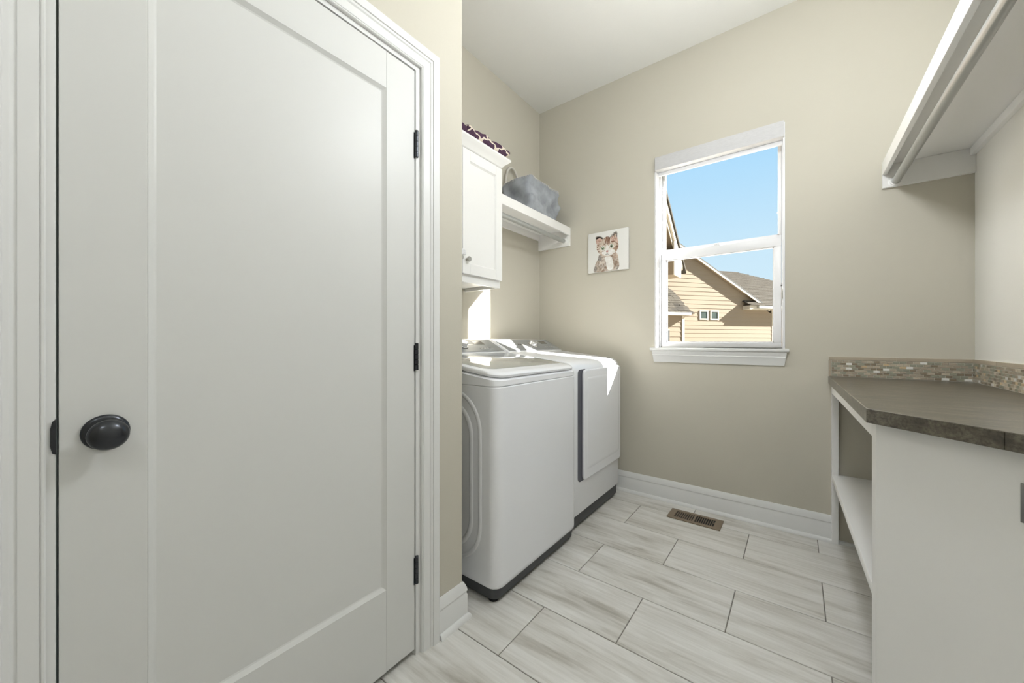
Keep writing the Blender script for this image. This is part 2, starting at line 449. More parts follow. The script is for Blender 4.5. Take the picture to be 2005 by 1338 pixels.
# ------------------------------------------------------------------ window
win = root('window_1', ((WX0+WX1)/2, YW, WZ0), 'white double-hung window with blue sky and houses outside', kind='structure')
YF0, YF1 = 2.735, 2.86
jb = MB(); jb.box((WX0, YW-.004, WZ0), (WX0+.010, YF0, WZ1)).obj('jamb_board', 'vinyl_white', win, bevel=.001, seg=1)
MB().box((WX1-.010, YW-.004, WZ0), (WX1, YF0, WZ1)).obj('jamb_board', 'vinyl_white', win, bevel=.001, seg=1)
MB().box((WX0+.010, YW-.004, WZ1-.010), (WX1-.010, YF0, WZ1)).obj('head_board', 'vinyl_white', win)
MB().box((WX0, YF0, WZ0), (WX0+.020, YF1, WZ1)).obj('frame_side', 'vinyl_white', win, bevel=.002)
MB().box((WX1-.016, YF0, WZ0), (WX1, YF1, WZ1)).obj('frame_side', 'vinyl_white', win, bevel=.002)
MB().box((WX0+.020, YF0, WZ1-.03), (WX1-.016, YF1, WZ1)).obj('frame_head', 'vinyl_white', win, bevel=.002)
MB().box((WX0+.020, YF0+.02, WZ0-.01), (WX1-.016, YF1, WZ0+.012)).obj('frame_sill', 'vinyl_white', win, bevel=.002)
def sash(name, x0, x1, z0, z1, gx0, gx1, gz0, gz1, y0, y1):
    s_ = box(name, (x0, y0, gz1), (x1, y1, z1), 'vinyl_white', win, bevel=.003)
    box('sash_rail', (x0, y0, z0), (x1, y1, gz0), 'vinyl_white', s_, bevel=.003)
    box('sash_stile', (x0, y0, gz0), (gx0, y1, gz1), 'vinyl_white', s_, bevel=.003)
    box('sash_stile', (gx1, y0, gz0), (x1, y1, gz1), 'vinyl_white', s_, bevel=.003)
    # glazing bead
    bd = MB(); e = .006
    for lo, hi in (((gx0, y0+.008, gz0), (gx1, y1-.006, gz0+e)), ((gx0, y0+.008, gz1-e), (gx1, y1-.006, gz1)), ((gx0, y0+.008, gz0), (gx0+e, y1-.006, gz1)), ((gx1-e, y0+.008, gz0), (gx1, y1-.006, gz1))): bd.box(lo, hi)
    bd.obj('glazing_bead', 'vinyl_white', s_)
    box('pane', (gx0, (y0+y1)/2-.002, gz0), (gx1, (y0+y1)/2+.002, gz1), 'pane_glass', s_)
    return s_
low = sash('lower_sash', -.760, -.0715, 1.047, 1.712, -.731, -.109, 1.078, 1.658, 2.742, 2.772)
up = sash('upper_sash', -.762, -.0715, 1.690, 2.318, -.752, -.086, 1.732, 2.300, 2.776, 2.806)
lk = MB().box((-.455, 2.744, 1.712), (-.395, 2.768, 1.717)); lk.obj('sash_lock', 'vinyl_white', low, bevel=.001)
MB().lathe([(0, .011), (.008, .011), (.010, .008)], (-.425, 2.757, 1.716), (0, 0, 1), 18).box((-.431, 2.735, 1.719), (-.395, 2.757, 1.724)).obj('lock_lever', 'vinyl_white', low, bevel=.001)
# unseen outer trim; right board's depth is set to clip the sun beam
ex = MB(); ex.box((-.055, 2.82, WZ0-.06), (.06, 2.92, WZ1+.09)); ex.obj('outer_trim', 'house_trim', win)
MB().box((-.89, 2.82, WZ0-.06), (-.775, 2.92, WZ1+.09)).obj('outer_trim', 'house_trim', win)
MB().box((-.775, 2.82, WZ1-.01), (-.055, 2.92, WZ1+.09)).obj('outer_trim', 'house_trim', win)
# stool and apron
MB().prism([(YF0, WZ0-.020), (2.636, WZ0-.020), (2.632, WZ0-.016), (2.632, WZ0-.004), (2.636, WZ0), (YF0, WZ0)], 'x', -.810, -.034).obj('sill_board', 'trim_paint', win, bevel=.001, seg=1)
ap = [(YW, .944), (2.652, .944), (2.650, .950), (2.648, .985), (2.644, .992), (2.646, .997), (2.642, 1.010), (2.639, 1.0225), (YW, 1.0225)]
MB().loft([[(-.800+(YW-y)*-.0+.012*(1.0225-z)/.0785, y, z) for y, z in ap], [(-.044-.012*(1.0225-z)/.0785, y, z) for y, z in ap]]).obj('apron', 'trim_paint', win, smooth=30)

# roller shade
sh = root('roller_shade', (-.42, 2.67, 2.24), 'raised roller shade with pale grey fabric valance at the window top', 'roller shade')
box('valance', (-.777, 2.636, 2.262), (-.056, 2.70, 2.352), 'valance', sh, bevel=.002)
box('bottom_rail', (-.768, 2.688, 2.238), (-.064, 2.704, 2.263), 'vinyl_white', sh, bevel=.003)
cd = MB().tube([(-.066, 2.690, 2.26), (-.066, 2.690, 1.40)], .0014, 6).tube([(-.066, 2.705, 2.26), (-.066, 2.705, 1.40)], .0014, 6)
cd.obj('bead_cord', 'vinyl_white', sh)
tn = MB().box((-.0695, 2.664, 1.335), (-.0585, 2.700, 1.405)).obj('cord_tensioner', 'nickel', sh, bevel=.002)
MB().lathe([(0, .005), (.004, .005), (.005, .003)], (-.0695, 2.682, 1.413), (-1, 0, 0), 14).obj('tensioner_wheel', 'bronze', tn)

# ------------------------------------------------------------------ added fill globes that raise the room light, overhead and out of view
for i, ((lx, ly), watts) in enumerate(FILL_LAMPS):
    L = root('pendant_light', (lx, ly, ZC), ['frosted globe pendant light over the floor in front of the washer', 'frosted globe pendant light near the wall behind the viewer'][i], 'pendant light', 'globe pendant lights')
    GR = .115
    lamp_glow('lamp_glow_%d' % i, watts/(math.pi*4*math.pi*GR*GR))
    MB().lathe([(0, .075), (-.018, .072), (-.026, .060), (-.03, .008), (-.63, .008)], (lx, ly, ZC), (0, 0, 1), 40).obj('canopy', 'lamp_metal', L, smooth=40)
    MB().lathe([(-.615-GR+GR*math.cos(R(a_)), GR*math.sin(R(a_))) for a_ in range(6, 181, 6)], (lx, ly, ZC), (0, 0, 1), 40).obj('globe', 'lamp_glow_%d' % i, L, smooth=60)

#@@THINGS
# ------------------------------------------------------------------ washer and dryer
def zt(x): return .958 + (-.985 - x)*.125            # sloping top of both machines
SL0, SL1 = Vector((-1.466, 0, 1.021)), Vector((-1.613, 0, 1.098))
SN = Vector((.077, 0, .147)).normalized()
def cslope(s, y, off=0.0):
    p = SL0.lerp(SL1, s) + SN*off; return (p.x, y, p.z)
def cplate(name, s0, s1, y0, y1, mat, parent, t0=0.0, t1=.0025, bevel=.0008):
    r = lambda o: [cslope(s0, y0, o), cslope(s0, y1, o), cslope(s1, y1, o), cslope(s1, y0, o)]
    return MB().loft([r(t0), r(t1)]).obj(name, mat, parent, bevel=bevel, seg=1)
def console(par, y0, y1, xb, dial_y, disp_y, marks):
    pr = [(-1.462, 1.000), (-1.462, 1.019), (-1.466, 1.021), (-1.613, 1.098), (-1.622, 1.101), (xb+.004, 1.101), (xb, 1.097), (xb, 1.0)]
    c = MB().prism(pr, 'y', y0, y1).obj('console', 'enamel', par, bevel=.004)
    cplate('control_panel', .04, .96, y0+.022, y1-.006, 'console_grey', c)
    cplate('display', .56, .84, disp_y-.045, disp_y+.045, 'display_dark', c, .002, .0032, .0004)
    for k in range(4): cplate('button', .20, .30, disp_y-.045+k*.026, disp_y-.027+k*.026, 'dial_silver', c, .002, .004, .0004)
    for y, w in marks: cplate('lettering', .50, .58, y, y+w, 'display_dark', c, .002, .0029, .0)
    cc = Vector(cslope(.5, dial_y, .002))
    d = MB().lathe([(0, .036), (.004, .036), (.006, .031), (.024, .0285), (.027, .026), (.0272, .0)], cc, SN, 36).obj('dial', 'dial_silver', c, smooth=40)
    MB().lathe([(0, .0395), (.003, .0395), (.0035, .036)], cc, SN, 36).obj('dial_ring', 'display_dark', d, smooth=40)
    return c

# washing machine (top loader)
wy0, wy1, wxf, wxb = 1.160, 1.855, -.965, -1.66
ws = root('washing_machine', (-1.31, 1.508, 0), 'white top-loading washing machine with grey glass lid beside the dryer', 'washing machine')
fr = [.012, .045, .045, .012]
MB().loft([rring(wxb+.012, wxf-.020, wy0+.014, wy1-.012, [.01, .035, .035, .01], .014), rring(wxb+.012, wxf-.013, wy0+.010, wy1-.010, [.01, .04, .04, .01], .022),
           rring(wxb+.012, wxf-.010, wy0+.008, wy1-.008, [.01, .04, .04, .01], .075)]).obj('base', 'toe_grey', ws, smooth=40)
MB().loft([rring(wxb+.006, wxf-.006, wy0+.006, wy1-.006, fr, .062), rring(wxb, wxf-.001, wy0+.001, wy1-.001, fr, .070), rring(wxb, wxf, wy0, wy1, fr, .084),
           rring(wxb, wxf, wy0, wy1, fr, .893), rring(wxb, wxf-.003, wy0+.003, wy1-.003, fr, .897)]).obj('body', 'enamel', ws, smooth=35)
MB().loft([rring(wxb, wxf-.003, wy0+.003, wy1-.003, fr, .898), rring(wxb, wxf, wy0, wy1, fr, .901), rring(wxb, wxf-.001, wy0+.001, wy1-.001, fr, lambda x, y: zt(x)-.034),
           rring(wxb, wxf-.012, wy0+.010, wy1-.010, fr, lambda x, y: zt(x)-.027)]).obj('top_deck', 'enamel', ws, smooth=35)
lr = [.02, .06, .06, .02]
lid = MB().loft([rring(-1.458, wxf-.014, wy0+.016, wy1-.016, lr, lambda x, y: zt(x)-.028), rring(-1.458, wxf-.005, wy0+.007, wy1-.007, lr, lambda x, y: zt(x)-.022),
                 rring(-1.458, wxf-.003, wy0+.005, wy1-.005, lr, lambda x, y: zt(x)-.013), rring(-1.458, wxf-.010, wy0+.009, wy1-.009, lr, lambda x, y: zt(x)-.004),
                 rring(-1.458, wxf-.022, wy0+.018, wy1-.016, lr, lambda x, y: zt(x))]).obj('lid', 'enamel', ws, smooth=40)
gr = [.02, .05, .05, .02]
MB().loft([rring(-1.452, -1.040, wy0+.040, wy1-.024, gr, lambda x, y: zt(x)-.002), rring(-1.452, -1.040, wy0+.040, wy1-.024, gr, lambda x, y: zt(x)+.0012),
           rring(-1.450, -1.042, wy0+.042, wy1-.026, gr, lambda x, y: zt(x)+.002)]).obj('lid_glass', 'lid_glass', lid, smooth=30)
console(ws, wy0+.004, wy1-.004, wxb, 1.535, 1.70, [(1.585, .05)])
def rib(inset, r):
    x0, x1, z0, z1, rd = -1.60+inset, -1.056-inset, .135+inset, .868-inset, .17-inset*.6
    ring = rring(x0, x1, z0, z1, rd, 0, 10)
    path = [Vector((x, wy0, z)) for x, z, _ in ring]
    rings = []
    n = len(path)
    for i in range(n):
        d = (path[(i+1) % n]-path[i-1]).normalized(); a = Vector((d.z, 0, -d.x))
        rings.append([path[i] + a*(r*math.cos(t)) + Vector((0, -1, 0))*(r*.55*math.sin(t)) for t in [math.pi*k/6 for k in range(7)]])
    MB().loft(rings + [rings[0]], cap=False, closed=False).obj('side_rib', 'enamel', ws, smooth=60)
rib(0, .010); rib(.050, .012)
for fx in (wxf-.05, wxb+.06):
    for fy in (wy0+.04, wy1-.04):
        MB().lathe([(0, .020), (.004, .022), (.012, .018), (.016, .012)], (fx, fy, 0), (0, 0, 1), 16).obj('foot', 'rubber', ws, smooth=40)

# dryer
dy0, dy1, dxf, dxb = 1.872, 2.556, -.998, -1.70
dr = root('clothes_dryer', (-1.35, 2.214, 0), 'white front-loading clothes dryer in the corner under the shelf', 'clothes dryer')
MB().loft([rring(dxb+.012, dxf-.018, dy0+.012, dy1-.014, [.01, .02, .02, .01], .014), rring(dxb+.012, dxf-.012, dy0+.010, dy1-.010, [.01, .02, .02, .01], .022),
           rring(dxb+.012, dxf-.010, dy0+.008, dy1-.008, [.01, .02, .02, .01], .098)]).obj('base', 'toe_grey', dr, smooth=40)
prof = [(dxf-.004, .086), (dxf, .092), (dxf, .900), (dxf-.002, .922), (dxf-.010, .943), (dxf-.026, .960), (dxf-.050, .969), (dxf-.082, .974), (-1.46, zt(-1.46)), (dxb, zt(-1.46)), (dxb, .086)]
def dring(y, d):
    out = []
    for x, z in prof:
        xx = max(min(x, dxf-d), dxb+d); zz = z - d if z > .85 else z
        out.append((xx, y, zz))
    return out
MB().loft([dring(dy0, .024), dring(dy0+.003, .013), dring(dy0+.010, .004), dring(dy0+.022, 0), dring(dy1-.026, 0), dring(dy1-.012, .004), dring(dy1-.004, .013), dring(dy1, .026)]).obj('body', 'enamel', dr, smooth=32)
def yz(x, y0, y1, z0, z1, r): return [(x, y, z) for y, z, _ in rring(y0, y1, z0, z1, r, 0, 6)]
ddy0, ddy1, ddz0, ddz1 = 1.976, 2.536, .272, .919
hr = MB().loft([yz(dxf-.006, 1.926, 2.02, ddz0-.002, ddz1+.003, [.03, .002, .002, .03]), yz(dxf+.0012, 1.926, 2.02, ddz0-.002, ddz1+.003, [.03, .002, .002, .03])]).obj('handle_recess', 'handle_dark', dr)
rd = [.026, .022, .022, .026]
dd = MB().loft([yz(dxf+.0006, ddy0+.004, ddy1-.004, ddz0+.004, ddz1-.004, rd), yz(dxf+.005, ddy0, ddy1, ddz0, ddz1, rd), yz(dxf+.013, ddy0, ddy1, ddz0, ddz1, rd),
                yz(dxf+.0165, ddy0+.004, ddy1-.004, ddz0+.004, ddz1-.004, rd), yz(dxf+.017, ddy0+.008, ddy1-.008, ddz0+.008, ddz1-.008, rd)]).obj('door', 'enamel', dr, smooth=40)
MB().loft([yz(dxf+.0165, ddy0+.030, ddy1-.030, ddz0+.055, ddz1-.045, .02), yz(dxf+.019, ddy0+.036, ddy1-.036, ddz0+.066, ddz1-.052, .02), yz(dxf+.0195, ddy0+.046, ddy1-.046, ddz0+.076, ddz1-.060, .02)]).obj('door_panel', 'enamel', dd, smooth=40)
console(dr, dy0+.004, dy1-.004, dxb+.03, 2.262, 2.435, [(2.085, .02), (2.112, .018), (2.137, .016)])
for fx in (dxf-.05, dxb+.06):
    for fy in (dy0+.04, dy1-.04):
        MB().lathe([(0, .020), (.004, .022), (.012, .018), (.016, .012)], (fx, fy, 0), (0, 0, 1), 16).obj('foot', 'rubber', dr, smooth=40)

# ------------------------------------------------------------------ wall cabinet
cxf, cy0, cy1, cz0, cz1 = -1.43, YA, 1.775, 1.412, 2.150
cb = root('wall_cabinet', (XA, 1.41, cz0), 'white shaker wall cabinet with crown moulding above the washing machine', 'cabinet')
b = MB(); xi = cxf-.020
b.box((XA, cy0, cz0+.02), (xi-.018, cy1-.018, cz1)); b.box((XA, cy1-.018, cz0), (xi, cy1, cz1)); b.box((XA, cy0, cz0), (xi, cy0+.018, cz1))
b.box((xi-.018, cy0+.018, cz0), (xi, cy1-.018, cz1))
b.obj('carcass', 'cabinet_white', cb, bevel=.001, seg=1)
MB().loft([[(XA, cy0, z), (cxf+e_, cy0, z), (cxf+e_, cy1+e_, z), (XA, cy1+e_, z)] for z, e_ in ((2.140, -.019), (2.146, -.004), (2.151, .002), (2.158, .006), (2.172, .022), (2.182, .034), (2.186, .038), (2.196, .038))]).obj('crown', 'cabinet_white', cb, smooth=25)
def shaker(name, y0, y1, z0, z1, knob_y):
    st = .058
    d = box(name, (xi+.001, y0+st-.006, z0+st-.006), (cxf-.010, y1-st+.006, z1-st+.006), 'cabinet_white', cb)
    def fr_(nm, a0, a1, b0, b1): box(nm, (xi+.001, a0, b0), (cxf, a1, b1), 'cabinet_white', d, bevel=.0015, seg=1)
    fr_('door_stile', y0, y0+st, z0, z1); fr_('door_stile', y1-st, y1, z0, z1); fr_('door_rail', y0+st, y1-st, z0, z0+st); fr_('door_rail', y0+st, y1-st, z1-st, z1)
    rg = lambda i, x: [(x, y0+st+i, z0+st+i), (x, y1-st-i, z0+st+i), (x, y1-st-i, z1-st-i), (x, y0+st+i, z1-st-i)]
    MB().loft([rg(0, cxf-.003), rg(.007, cxf-.0098)], cap=False).obj('door_bead', 'cabinet_white', d)
    MB().lathe([(0, .0075), (.003, .007), (.010, .0052), (.014, .0065), (.017, .0125), (.020, .0140), (.0245, .0138), (.0265, .0120), (.027, .0)], (cxf, knob_y, z0+.078), (1, 0, 0), 24).obj('knob', 'nickel', d, smooth=40)
    return d
shaker('door', 1.4335, 1.772, 1.455, 2.138, 1.462)
d2 = shaker('door', cy0+.003, 1.4305, 1.455, 2.138, 1.402)
lt = MB().box((cxf, 1.408, 1.552), (cxf+.012, 1.428, 1.584)).box((cxf, 1.436, 1.556), (cxf+.008, 1.452, 1.580)).box((cxf+.006, 1.420, 1.562), (cxf+.010, 1.444, 1.574))
lt.obj('safety_latch', 'vinyl_white', d2, bevel=.001)

# ------------------------------------------------------------------ shelf with rod in the alcove
s1 = root('hanging_shelf', (XA, 2.2, 1.85), 'white wall shelf with metal hanging rod between cabinet and corner', 'shelf')
box('board', (XA, cy1, 1.979), (-1.460, YW, 1.997), 'cabinet_white', s1)
box('front_trim', (-1.460, cy1, 1.936), (-1.442, YW, 1.998), 'cabinet_white', s1, bevel=.001, seg=1)
MB().prism([(XA, 1.852), (-1.442, 1.852), (-1.442, 1.936), (-1.460, 1.936), (-1.460, 1.979), (XA, 1.979)], 'y', YW-.018, YW).obj('cleat', 'cabinet_white', s1, bevel=.001, seg=1)
box('cleat', (XA, cy1, 1.935), (XA+.018, YW-.018, 1.979), 'cabinet_white', s1)
rod = MB().tube([(-1.490, cy1, 1.892), (-1.490, YW-.018, 1.892)], .0165, 20).obj('rod', 'rod_steel', s1, smooth=50)
for yy, sg in ((cy1, 1), (YW-.018, -1)):
    MB().lathe([(0, .027), (.003, .027), (.004, .022), (.012, .0215), (.012, .0175)], (-1.490, yy, 1.892), (0, sg, 0), 24).obj('rod_socket', 'cabinet_white', s1, smooth=40)

# shelf with rod on the right
s2 = root('closet_shelf', (XR, 1.8, 1.86), 'white shelf with chrome closet rod above the counter', 'shelf')
ye = .80
box('board', (.364, ye, 1.976), (XR, YW, 1.994), 'cabinet_white', s2)
box('front_trim', (.346, ye, 1.929), (.364, YW, 1.995), 'cabinet_white', s2, bevel=.001, seg=1)
MB().prism([(.346, 1.862), (XR, 1.862), (XR, 1.976), (.364, 1.976), (.364, 1.929), (.346, 1.929)], 'y', YW-.018, YW).obj('cleat', 'cabinet_white', s2, bevel=.0015, seg=1)
box('cleat', (XR-.018, ye, 1.942), (XR, YW-.018, 1.976), 'cabinet_white', s2, bevel=.001, seg=1)
MB().prism([(XR, 1.70), (XR-.02, 1.70), (.366, 1.925), (.366, 1.976), (XR, 1.976)], 'y', ye, ye+.018).obj('bracket', 'cabinet_white', s2)
MB().tube([(.393, ye, 1.886), (.393, YW-.018, 1.886)], .0165, 20).obj('rod', 'rod_steel', s2, smooth=50)
MB().lathe([(0, .027), (.003, .027), (.004, .022), (.012, .0215), (.012, .0175)], (.393, YW-.018, 1.886), (0, -1, 0), 24).obj('rod_socket', 'cabinet_white', s2, smooth=40)

# ------------------------------------------------------------------ counter unit on the right
def bx(y): return .150 + .0233*(2.66 - y)              # front line of the open base
bu = root('shelf_unit', (.40, 1.9, 0), 'white open-fronted base unit with one shelf under the counter', 'shelving unit')
MB().prism([(.150, 2.634), (.178, 2.634), (.178, 2.66), (.150, 2.66)], 'z', 0, .858).obj('post', 'cabinet_white', bu, bevel=.001, seg=1)
q = .018
MB().prism([(bx(1.46), 1.46), (bx(1.521), 1.521), (bx(1.521)+q, 1.521), (bx(1.46)+q, 1.46)], 'z', 0, .858).obj('stile', 'cabinet_white', bu, bevel=.001, seg=1)
MB().prism([(bx(1.521), 1.521), (bx(2.634), 2.634), (bx(2.634)+q, 2.634), (bx(1.521)+q, 1.521)], 'z', .806, .858).obj('top_rail', 'cabinet_white', bu)
MB().prism([(.178, 1.46), (XR, .985), (XR, 1.01), (.1985, 1.4645)], 'z', 0, .858).obj('end_panel', 'cabinet_white', bu, bevel=.001, seg=1)
MB().prism([(bx(2.634)+.001, 2.634), (bx(1.49)+.001, 1.49), (.21, 1.47), (XR, 1.03), (XR, YW), (.178, YW), (.178, 2.634)], 'z', .334, .367).obj('shelf', 'cabinet_white', bu, bevel=.001, seg=1)
MB().box((.178, YW-.014, 0), (XR, YW, .016)).obj('floor_strip', 'trim_paint', bu)

ct = root('countertop', (.40, 1.9, .858), 'brown-grey laminate countertop with angled front edge', 'countertop')
MB().prism([(.1375, YW), (.1565, 1.4315), (XR, .935), (XR, YW)], 'z', .858, .897).obj('slab', 'laminate', ct, bevel=.0015, seg=1)
def band(p0, p1, nx, ny):
    t = .0012
    MB().prism([p0, p1, (p1[0]+nx*t, p1[1]+ny*t), (p0[0]+nx*t, p0[1]+ny*t)], 'z', .8582, .8962).obj('edge_band', 'laminate', ct)
r2 = math.sqrt(.5)
band((.1375, YW), (.1565, 1.4322), -1, 0); band((.1565, 1.4315), (.3450, 1.2431), -r2, -r2); band((.3464, 1.2417), (XR-.001, .936), -r2, -r2)

# grey plate on the angled end panel
op = root('outlet_plate', (.40, 1.238, .70), 'small grey metal plate on the angled white panel at the right edge', 'outlet plate')
pa = Vector((.3727, 1.2653)); dv = Vector((r2, -r2)); nv = Vector((-r2, -r2))
def onp(s, k): v = pa + dv*s + nv*k; return (v.x, v.y)
MB().prism([onp(0, .0005), onp(.07, .0005), onp(.068, .005), onp(.002, .005)], 'z', .708, .790).obj('plate', 'plate_grey', op, bevel=.001, seg=1)
for zz in (.728, .752): MB().prism([onp(.020, .004), onp(.050, .004), onp(.050, .0062), onp(.020, .0062)], 'z', zz, zz+.018).obj('socket', 'toe_grey', op, bevel=.0008, seg=1)

# ------------------------------------------------------------------ mosaic backsplash
def splash(name, label, org, du, length, lead):
    """du: unit direction along the wall (x, y); thickness towards the room"""
    du = Vector((*du, 0)); nn = Vector((0, -1, 0)) if abs(du.x) > .5 else Vector((-1, 0, 0))
    o3 = Vector(org)
    rt = root(name, org, label, 'backsplash', 'mosaic backsplash strips')
    def slab(u0, u1, z0, z1, t0, t1):
        a = o3 + du*u0; c = o3 + du*u1
        return [(p + nn*t) + Vector((0, 0, z)) for p, t, z in ((a, t0, z0), (c, t0, z0), (c, t0, z1), (a, t0, z1), (a, t1, z0), (c, t1, z0), (c, t1, z1), (a, t1, z1))]
    F = [(0, 1, 2, 3), (4, 7, 6, 5), (0, 4, 5, 1), (1, 5, 6, 2), (2, 6, 7, 3), (3, 7, 4, 0)]
    MB().add(slab(0, length, 0, .106, 0, .0055), F).obj('grout_bed', 'grout_mosaic', rt)
    k = 0
    u = 0.0
    while u < length-.01:
        w = min(.26, length-u); MB().add(slab(u+.0004, u+w-.0004, .0885, .1055, 0, .0085), F).obj('edge_tile', 'edge_trim', rt, bevel=.0012, seg=1); u += w
    u0 = 0
    if lead: MB().add(slab(.0, .0105, .0, .0880, 0, .0085), F).obj('edge_tile', 'edge_trim', rt, bevel=.0012, seg=1); u0 = .0125
    meshes = {}
    def tmesh(mi, w):
        key = (mi, round(w, 4))
        if key not in meshes:
            hh = .0104
            v = [du*(w if i in (1, 2) else 0) + Vector((0, 0, hh if j else 0)) for i in (0, 1) for j in (0, 1)]
            b = MB(); e_ = .0007
            def q_(ins, t): return [du*ins + nn*t + Vector((0, 0, ins)), du*(w-ins) + nn*t + Vector((0, 0, ins)), du*(w-ins) + nn*t + Vector((0, 0, hh-ins)), du*ins + nn*t + Vector((0, 0, hh-ins))]
            b.loft([q_(0, .0045), q_(0, .0070), q_(e_, .0078)])
            me = bpy.data.meshes.new('mosaic_tile'); me.from_pydata([tuple(x) for x in b.v], [], b.f); me.materials.append(MATS[MOSAIC[mi]])
            bm = bmesh.new(); bm.from_mesh(me); bmesh.ops.recalc_face_normals(bm, faces=bm.faces); bm.to_mesh(me); bm.free()
            meshes[key] = me
        return meshes[key]
    P_ = .0235; cnt = 0
    for row in range(7):
        z = .0025 + row*.0122
        u = u0 - (P_/2 if row % 2 else 0)
        while u < length-.004:
            a = max(u, u0); c = min(u+P_-.0016, length-.001)
            if c - a > .006 and cnt < 298:
                mi = random.choices(range(6), [26, 26, 20, 16, 6, 6])[0]
                inst('mosaic_tile', tmesh(mi, c-a), o3 + du*a + Vector((0, 0, z)), rt); cnt += 1
            u += P_
splash('mosaic_backsplash', 'taupe glass mosaic backsplash strip on the window wall above the counter', (.1380, YW, .897), (1, 0), XR-.1380-.006, True)
splash('mosaic_backsplash', 'taupe glass mosaic backsplash strip on the right-hand wall above the counter', (XR, YW, .897), (0, -1), .92, False)

# ------------------------------------------------------------------ floor register
fg = root('floor_register', (-.494, 2.481, 0), 'brown metal floor vent register by the baseboard', 'floor vent')
vx0, vx1, vy0, vy1 = -.640, -.348, 2.410, 2.552
box('duct', (vx0+.012, vy0+.012, .0003), (vx1-.012, vy1-.012, .0012), 'black_gap', fg)  # thin black sheet painted in for the shade inside the vent
b = MB()
sx = [(-.606, -.500), (-.492, -.386)]; sy0, sy1 = 2.437, 2.526
for lo, hi in (((vx0, vy0), (vx1, sy0)), ((vx0, sy1), (vx1, vy1)), ((vx0, sy0), (sx[0][0], sy1)), ((sx[0][1], sy0), (sx[1][0], sy1)), ((sx[1][1], sy0), (vx1, sy1))):
    b.box((lo[0], lo[1], .0012), (hi[0], hi[1], .0052))
b.obj('face_plate', 'register_brown', fg)
for gi, (a, c) in enumerate(sx):
    n = 9; p = (c-a)/n
    for i in range(n+1 if gi == 0 else n):
        xx = a + p*(i+.0); tl = .0026 if gi == 0 else .0008
        MB().add([(xx-.0012, sy0, .0050), (xx+.0018, sy0, .0050), (xx+.0018+tl, sy0, .0013), (xx-.0012+tl, sy0, .0013), (xx-.0012, sy1, .0050), (xx+.0018, sy1, .0050), (xx+.0018+tl, sy1, .0013), (xx-.0012+tl, sy1, .0013)],
                 [(0, 1, 2, 3), (4, 7, 6, 5), (0, 4, 5, 1), (1, 5, 6, 2), (2, 6, 7, 3), (3, 7, 4, 0)]).obj('louvre', 'register_brown', fg)
box('damper_lever', (-.392, 2.474, .0040), (-.384, 2.488, .0075), 'register_brown', fg, bevel=.0008)

# ------------------------------------------------------------------ kitten painting
kp = root('kitten_painting', (-1.12, YW, 1.61), 'small square canvas painting of a tabby kitten left of the window', 'painting')
kx0, kx1, kz0, kz1, ky = -1.277, -.964, 1.610, 1.911, 2.637
box('canvas', (kx0, ky, kz0), (kx1, YW-.001, kz1), 'canvas', kp, bevel=.003)
def cuv(x, y):
    u = (x-127)/738.0; top = 388-142*u; bot = 1112-80*u
    return kx0 + (kx1-kx0)*u, kz1 - (kz1-kz0)*(y-top)/(bot-top)
paint = MB(); pm = ['wc_fur', 'wc_head', 'wc_ear', 'wc_stripe', 'wc_white', 'wc_grey', 'wc_iris', 'wc_dark', 'wc_nose']
layer = [0]
def smooth_poly(pts, it=2):
    for _ in range(it):
        out = []
        for i in range(len(pts)):
            p, q_ = pts[i], pts[(i+1) % len(pts)]
            out += [(p[0]*.75+q_[0]*.25, p[1]*.75+q_[1]*.25), (p[0]*.25+q_[0]*.75, p[1]*.25+q_[1]*.75)]
        pts = out
    return pts
def shape(mi, pts, sm=2):
    layer[0] += 1
    pts = smooth_poly(pts, sm); y = ky - .00012*layer[0]
    cx_ = sum(p[0] for p in pts)/len(pts); cy_ = sum(p[1] for p in pts)/len(pts)
    vs = [(cuv(cx_, cy_)[0], y, cuv(cx_, cy_)[1])] + [(cuv(*p)[0], y, cuv(*p)[1]) for p in pts]
    n = len(pts)
    paint.add(vs, [(0, 1+i, 1+(i+1) % n) for i in range(n)], mi)
def dot(mi, cx_, cy_, rx, ry=None):
    ry = ry or rx
    shape(mi, [(cx_+rx*math.cos(a), cy_+ry*math.sin(a)) for a in [2*math.pi*k/12 for k in range(12)]], 0)
shape(0, [(335, 745), (318, 850), (262, 950), (222, 1098), (330, 1092), (440, 1078), (560, 1062), (692, 1046), (716, 960), (700, 880), (694, 800), (655, 700), (520, 760)])
shape(5, [(335, 775), (305, 870), (340, 890), (400, 860), (380, 780)]); shape(1, [(600, 790), (660, 720), (698, 790), (660, 835), (600, 830)])
shape(5, [(262, 955), (225, 1095), (290, 1090), (300, 1010)]); shape(5, [(700, 960), (690, 1045), (655, 1045), (675, 975)])
shape(4, [(430, 800), (470, 900), (490, 1062), (600, 1050), (600, 900), (570, 780)])
for k in range(7):
    shape(5, [(330+k*22, 930+(k % 3)*30), (338+k*22, 928+(k % 3)*30), (318+k*22, 1000+(k % 2)*25), (312+k*22, 1000+(k % 2)*25)], 0)
shape(2, [(268, 432), (292, 600), (380, 590), (450, 500), (392, 438), (330, 422)]); shape(2, [(535, 450), (590, 370), (655, 322), (678, 350), (672, 450), (705, 560), (620, 560), (545, 530)])
shape(5, [(268, 432), (280, 500), (292, 440), (330, 434), (392, 448), (430, 500), (440, 480), (395, 430), (325, 418)], 1)
shape(5, [(535, 450), (590, 370), (655, 322), (680, 345), (676, 440), (664, 430), (660, 350), (610, 385), (560, 450)], 1)
shape(1, [(610, 400), (650, 360), (658, 430), (620, 480)])
shape(1, [(288, 590), (296, 670), (335, 745), (400, 790), (490, 802), (585, 780), (655, 715), (692, 640), (706, 565), (660, 510), (575, 520), (530, 425), (440, 445), (405, 500), (340, 545)])
